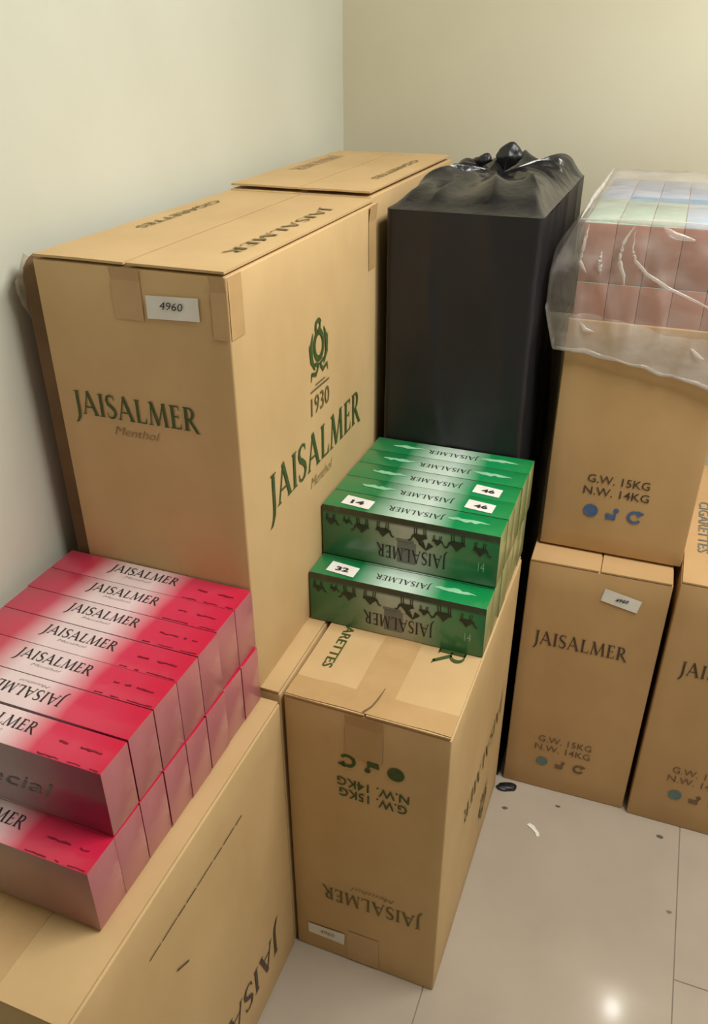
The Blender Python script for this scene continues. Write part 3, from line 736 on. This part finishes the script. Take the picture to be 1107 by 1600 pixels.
def ear(cx, cy, cz, w_, h_, tilt, seed):
    bm = bmesh.new(); bmesh.ops.create_icosphere(bm, subdivisions=4, radius=1)
    for v in bm.verts:
        k = 1+.25*noise.noise(v.co*1.6+Vector((seed, 0, 0)))+.12*ridged(v.co+Vector((seed, 0, 0)), 3)
        z = v.co.z; wd = (1-.55*max(0, -z)) * (1-.35*max(0, z)); v.co = Vector((v.co.x*w_*wd*k, v.co.y*w_*.55*wd*k, z*h_))
        v.co.x += tilt*(v.co.z+h_)
    bmesh.ops.translate(bm, verts=bm.verts, vec=Vector((cx, cy, cz))-bc)
    smooth(obj('knot_ear', bm, M['black_film'], bag), 180)
ear(.496, -.31, 1.458, .028, .029, .2, 1)
ear(.438, -.30, 1.447, .017, .015, .5, 5)

# clear bag
cx0, cx1, cy0, cy1 = .696, 1.004, -.5935, .002
cc = Vector(((cx0+cx1)/2, (cy0+cy1)/2, 1.1))
cb = thing('clear_bag', cc, label='clear plastic bag draped over the open right-hand carton, hem hanging loose', cat='bag')
ZC = 1.3895
def hem(p, n):
    if n.y < -.3 or p.y < -.58: return 1.150-.045*max(0, (p.x-.74)/.24)+.006*noise.noise(p*30)
    if n.x < 0: return 1.150+.01*noise.noise(p*20)
    if n.x > 0: return 1.09
    return 1.12
NS, ND = 220, 34
def clear_pt(i, s):
    p, n = per(i/NS, cx0, cx1, cy0, cy1, .008)
    zb = hem(p, n); z = ZC-(ZC-zb)*s
    d = .0012+.006*s*s
    fold = ridged(Vector((p.x*1.0, p.y*1.0, z*.35+.2*p.x)), 15)
    d += .015*max(0, fold)**2*(.25+.75*math.sin(math.pi*min(1, s*1.1)))
    d += .006*(1+noise.noise(Vector((p.x*22, p.y*22, z*7))))*s
    if n.x < -.2:
        f_ = max(0, 1-abs(p.y+.50)/.5)
        d += .040*math.sin(math.pi*min(1, s*.95+.02))**1.2*f_**.6+.008*s
        d = min(d, .044)
    return Vector((p.x, p.y, z))+n*d
bm = bmesh.new(); rows = []
for j in range(ND+1):
    rows.append([bm.verts.new(clear_pt(i, j/ND)-cc) for i in range(NS)])
inner = [rows[0]]
KC = Vector(((cx0+cx1)/2, (cy0+cy1)/2, 0))
for j in range(1, 15):
    s = j/15; row = []
    for i in range(NS):
        p, n = per(i/NS, cx0, cx1, cy0, cy1, .008); q = p.lerp(KC, s)
        h = ZC+.0015+.007*(1+noise.noise(Vector((q.x*9, q.y*9, 5))))*min(1, s*4)*.5+.004*max(0, ridged(Vector((q.x, q.y, 1)), 13))
        if q.y > -.2: h += .012*min(1, (q.y+.2)/.15)
        row.append(bm.verts.new(Vector((q.x, q.y, h))-cc))
    inner.append(row)
for rws in (rows, inner):
    for j in range(len(rws)-1):
        for i in range(NS):
            a = [rws[j][i], rws[j][(i+1) % NS], rws[j+1][(i+1) % NS], rws[j+1][i]]
            bm.faces.new(a if rws is inner else a[::-1])
bm.faces.new(inner[-1])
smooth(obj('bag_film', bm, M['clear'], cb), 180)
# doubled, rolled hem
def tube(name, pts, r, mat, parent, closed=True, seg=6):
    bm = bmesh.new(); rings = []; n = len(pts)
    for i, p in enumerate(pts):
        d = (pts[(i+1) % n]-pts[i-1]) if closed or 0 < i < n-1 else (pts[min(i+1, n-1)]-pts[max(i-1, 0)])
        d.normalize(); a = d.cross(Vector((0, 0, 1)))
        if a.length < .1: a = Vector((1, 0, 0))
        a.normalize(); b = a.cross(d); rr = r(i) if callable(r) else r
        rings.append([bm.verts.new(p+a*math.cos(2*math.pi*k/seg)*rr+b*math.sin(2*math.pi*k/seg)*rr*1.6) for k in range(seg)])
    for i in range(n if closed else n-1):
        A, B = rings[i], rings[(i+1) % n]
        for k in range(seg): bm.faces.new([A[k], A[(k+1) % seg], B[(k+1) % seg], B[k]])
    return smooth(obj(name, bm, mat, parent), 180)
tube('hem', [clear_pt(i, 1.0)-cc for i in range(NS)], lambda i: .0024+.0018*noise.noise(Vector((i*.11, 0, 0))), M['clear_hem'], cb)
# film folded back on itself along the hem
bm = bmesh.new(); rws = []
for j in range(9):
    rws.append([bm.verts.new(clear_pt(i, .70+.30*j/8+.03*noise.noise(Vector((i*.07, j*.1, 4))))+per(i/NS, cx0, cx1, cy0, cy1, .008)[1]*.003-cc) for i in range(NS)])
for j in range(8):
    for i in range(NS): bm.faces.new([rws[j+1][i], rws[j+1][(i+1) % NS], rws[j][(i+1) % NS], rws[j][i]])
smooth(obj('folded_hem', bm, M['clear_fold'], cb), 180)
# creased folds of film standing off the front
def fold(pts, w_, seed):
    P = [Vector(p)-cc for p in pts]; Q = []
    for a, b in zip(P, P[1:]):
        for k in range(8): Q.append(a.lerp(b, k/8)+Vector((noise.noise(Vector((k, seed, a.x*50)))*.002, 0, 0)))
    Q.append(P[-1]); n = len(Q)
    tube('film_crease', Q, lambda i: 1.5*w_*(.25+math.sin(math.pi*i/(n-1)))*(.8+.3*noise.noise(Vector((i*.12, seed, 0)))), M['clear_fold'], cb, closed=False, seg=8)
yF = -.607
fold([(.716, yF, 1.385), (.712, yF-.004, 1.35), (.708, yF-.004, 1.32), (.722, yF-.004, 1.300)], .0016, 1)
fold([(.795, yF, 1.386), (.779, yF-.004, 1.355), (.778, yF-.006, 1.325), (.790, yF-.006, 1.300), (.793, yF-.004, 1.283)], .0018, 2)
fold([(.797, yF, 1.384), (.799, yF-.004, 1.345), (.807, yF-.004, 1.327), (.830, yF-.006, 1.306), (.87, yF-.006, 1.285), (.93, yF-.006, 1.262), (.99, yF-.006, 1.235)], .0013, 3)
fold([(.722, yF, 1.205), (.735, yF-.004, 1.193), (.752, yF-.004, 1.190)], .0016, 4)
fold([(.745, yF-.003, 1.34), (.744, yF-.005, 1.32), (.748, yF-.004, 1.30)], .002, 6)
fold([(.845, yF, 1.387), (.865, yF-.004, 1.376), (.90, yF-.004, 1.37)], .0026, 7)
fold([(.925, yF-.004, 1.180), (.94, yF-.006, 1.168), (.955, yF-.006, 1.160)], .0016, 8)
fold([(.70+.0, yF+.006, 1.392), (.78, yF+.004, 1.394), (.86, yF+.004, 1.394), (.94, yF+.004, 1.392), (1.0, yF+.006, 1.39)], .0022, 9)
fold([(.699, -.59, 1.392), (.697, -.4, 1.396), (.70, -.2, 1.40), (.70, -.02, 1.405)], .003, 10)

# ------------------------------------------------------------------ bits on the floor
for k, (x, y, r_) in enumerate(((.716, -.752, .007), (1.085, -.705, .008), (1.115, -.905, .006), (.84, -.70, .006))):
    bm = bmesh.new(); vs = [bm.verts.new((x+r_*(1+.5*noise.noise(Vector((a, k, 0))))*math.cos(a), y+.6*r_*(1+.7*noise.noise(Vector((a, k, 5))))*math.sin(a), .0006)) for a in [2*math.pi*i/14 for i in range(14)]]
    bm.faces.new(vs); obj('grime_mark', bm, M['grime'] if k != 2 else M['chip'], fl)
bm = bmesh.new()
pr = [(-.018, .006), (-.012, .013), (.0, .009), (.006, .0), (.014, -.007), (.017, -.018), (.010, -.020), (.006, -.011), (-.003, -.004), (-.010, .0)]
a = [bm.verts.new((x, y, .0012+.004*abs(noise.noise(Vector((x*60, y*60, 0)))))) for x, y in pr]; b = [bm.verts.new((x, y, .0002)) for x, y in pr]
bm.faces.new(a[::-1]); bm.faces.new(b)
for i in range(len(pr)): bm.faces.new([a[i], a[(i+1) % len(pr)], b[(i+1) % len(pr)], b[i]])
bmesh.ops.recalc_face_normals(bm, faces=bm.faces)
o = obj('paper_scrap', bm, M['paper']); o.location = (.795, -.79, 0); tag(o, 'small torn scrap of white paper on the floor tiles', 'paper')
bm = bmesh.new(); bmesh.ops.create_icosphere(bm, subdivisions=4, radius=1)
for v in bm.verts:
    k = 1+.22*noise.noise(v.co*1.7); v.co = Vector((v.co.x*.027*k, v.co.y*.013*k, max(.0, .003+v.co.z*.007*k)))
o = obj('floor_shade_blob', bm, M['black_film']); smooth(o, 180); o.location = (.708, -.686, 0.0002); o.rotation_euler = (0, 0, .35)  # black blob shaped as the shadow curve by the bag's foot
tag(o, 'flat black stand-in for shade on the floor between the front carton and the right-hand column', 'floor shade stand-in')
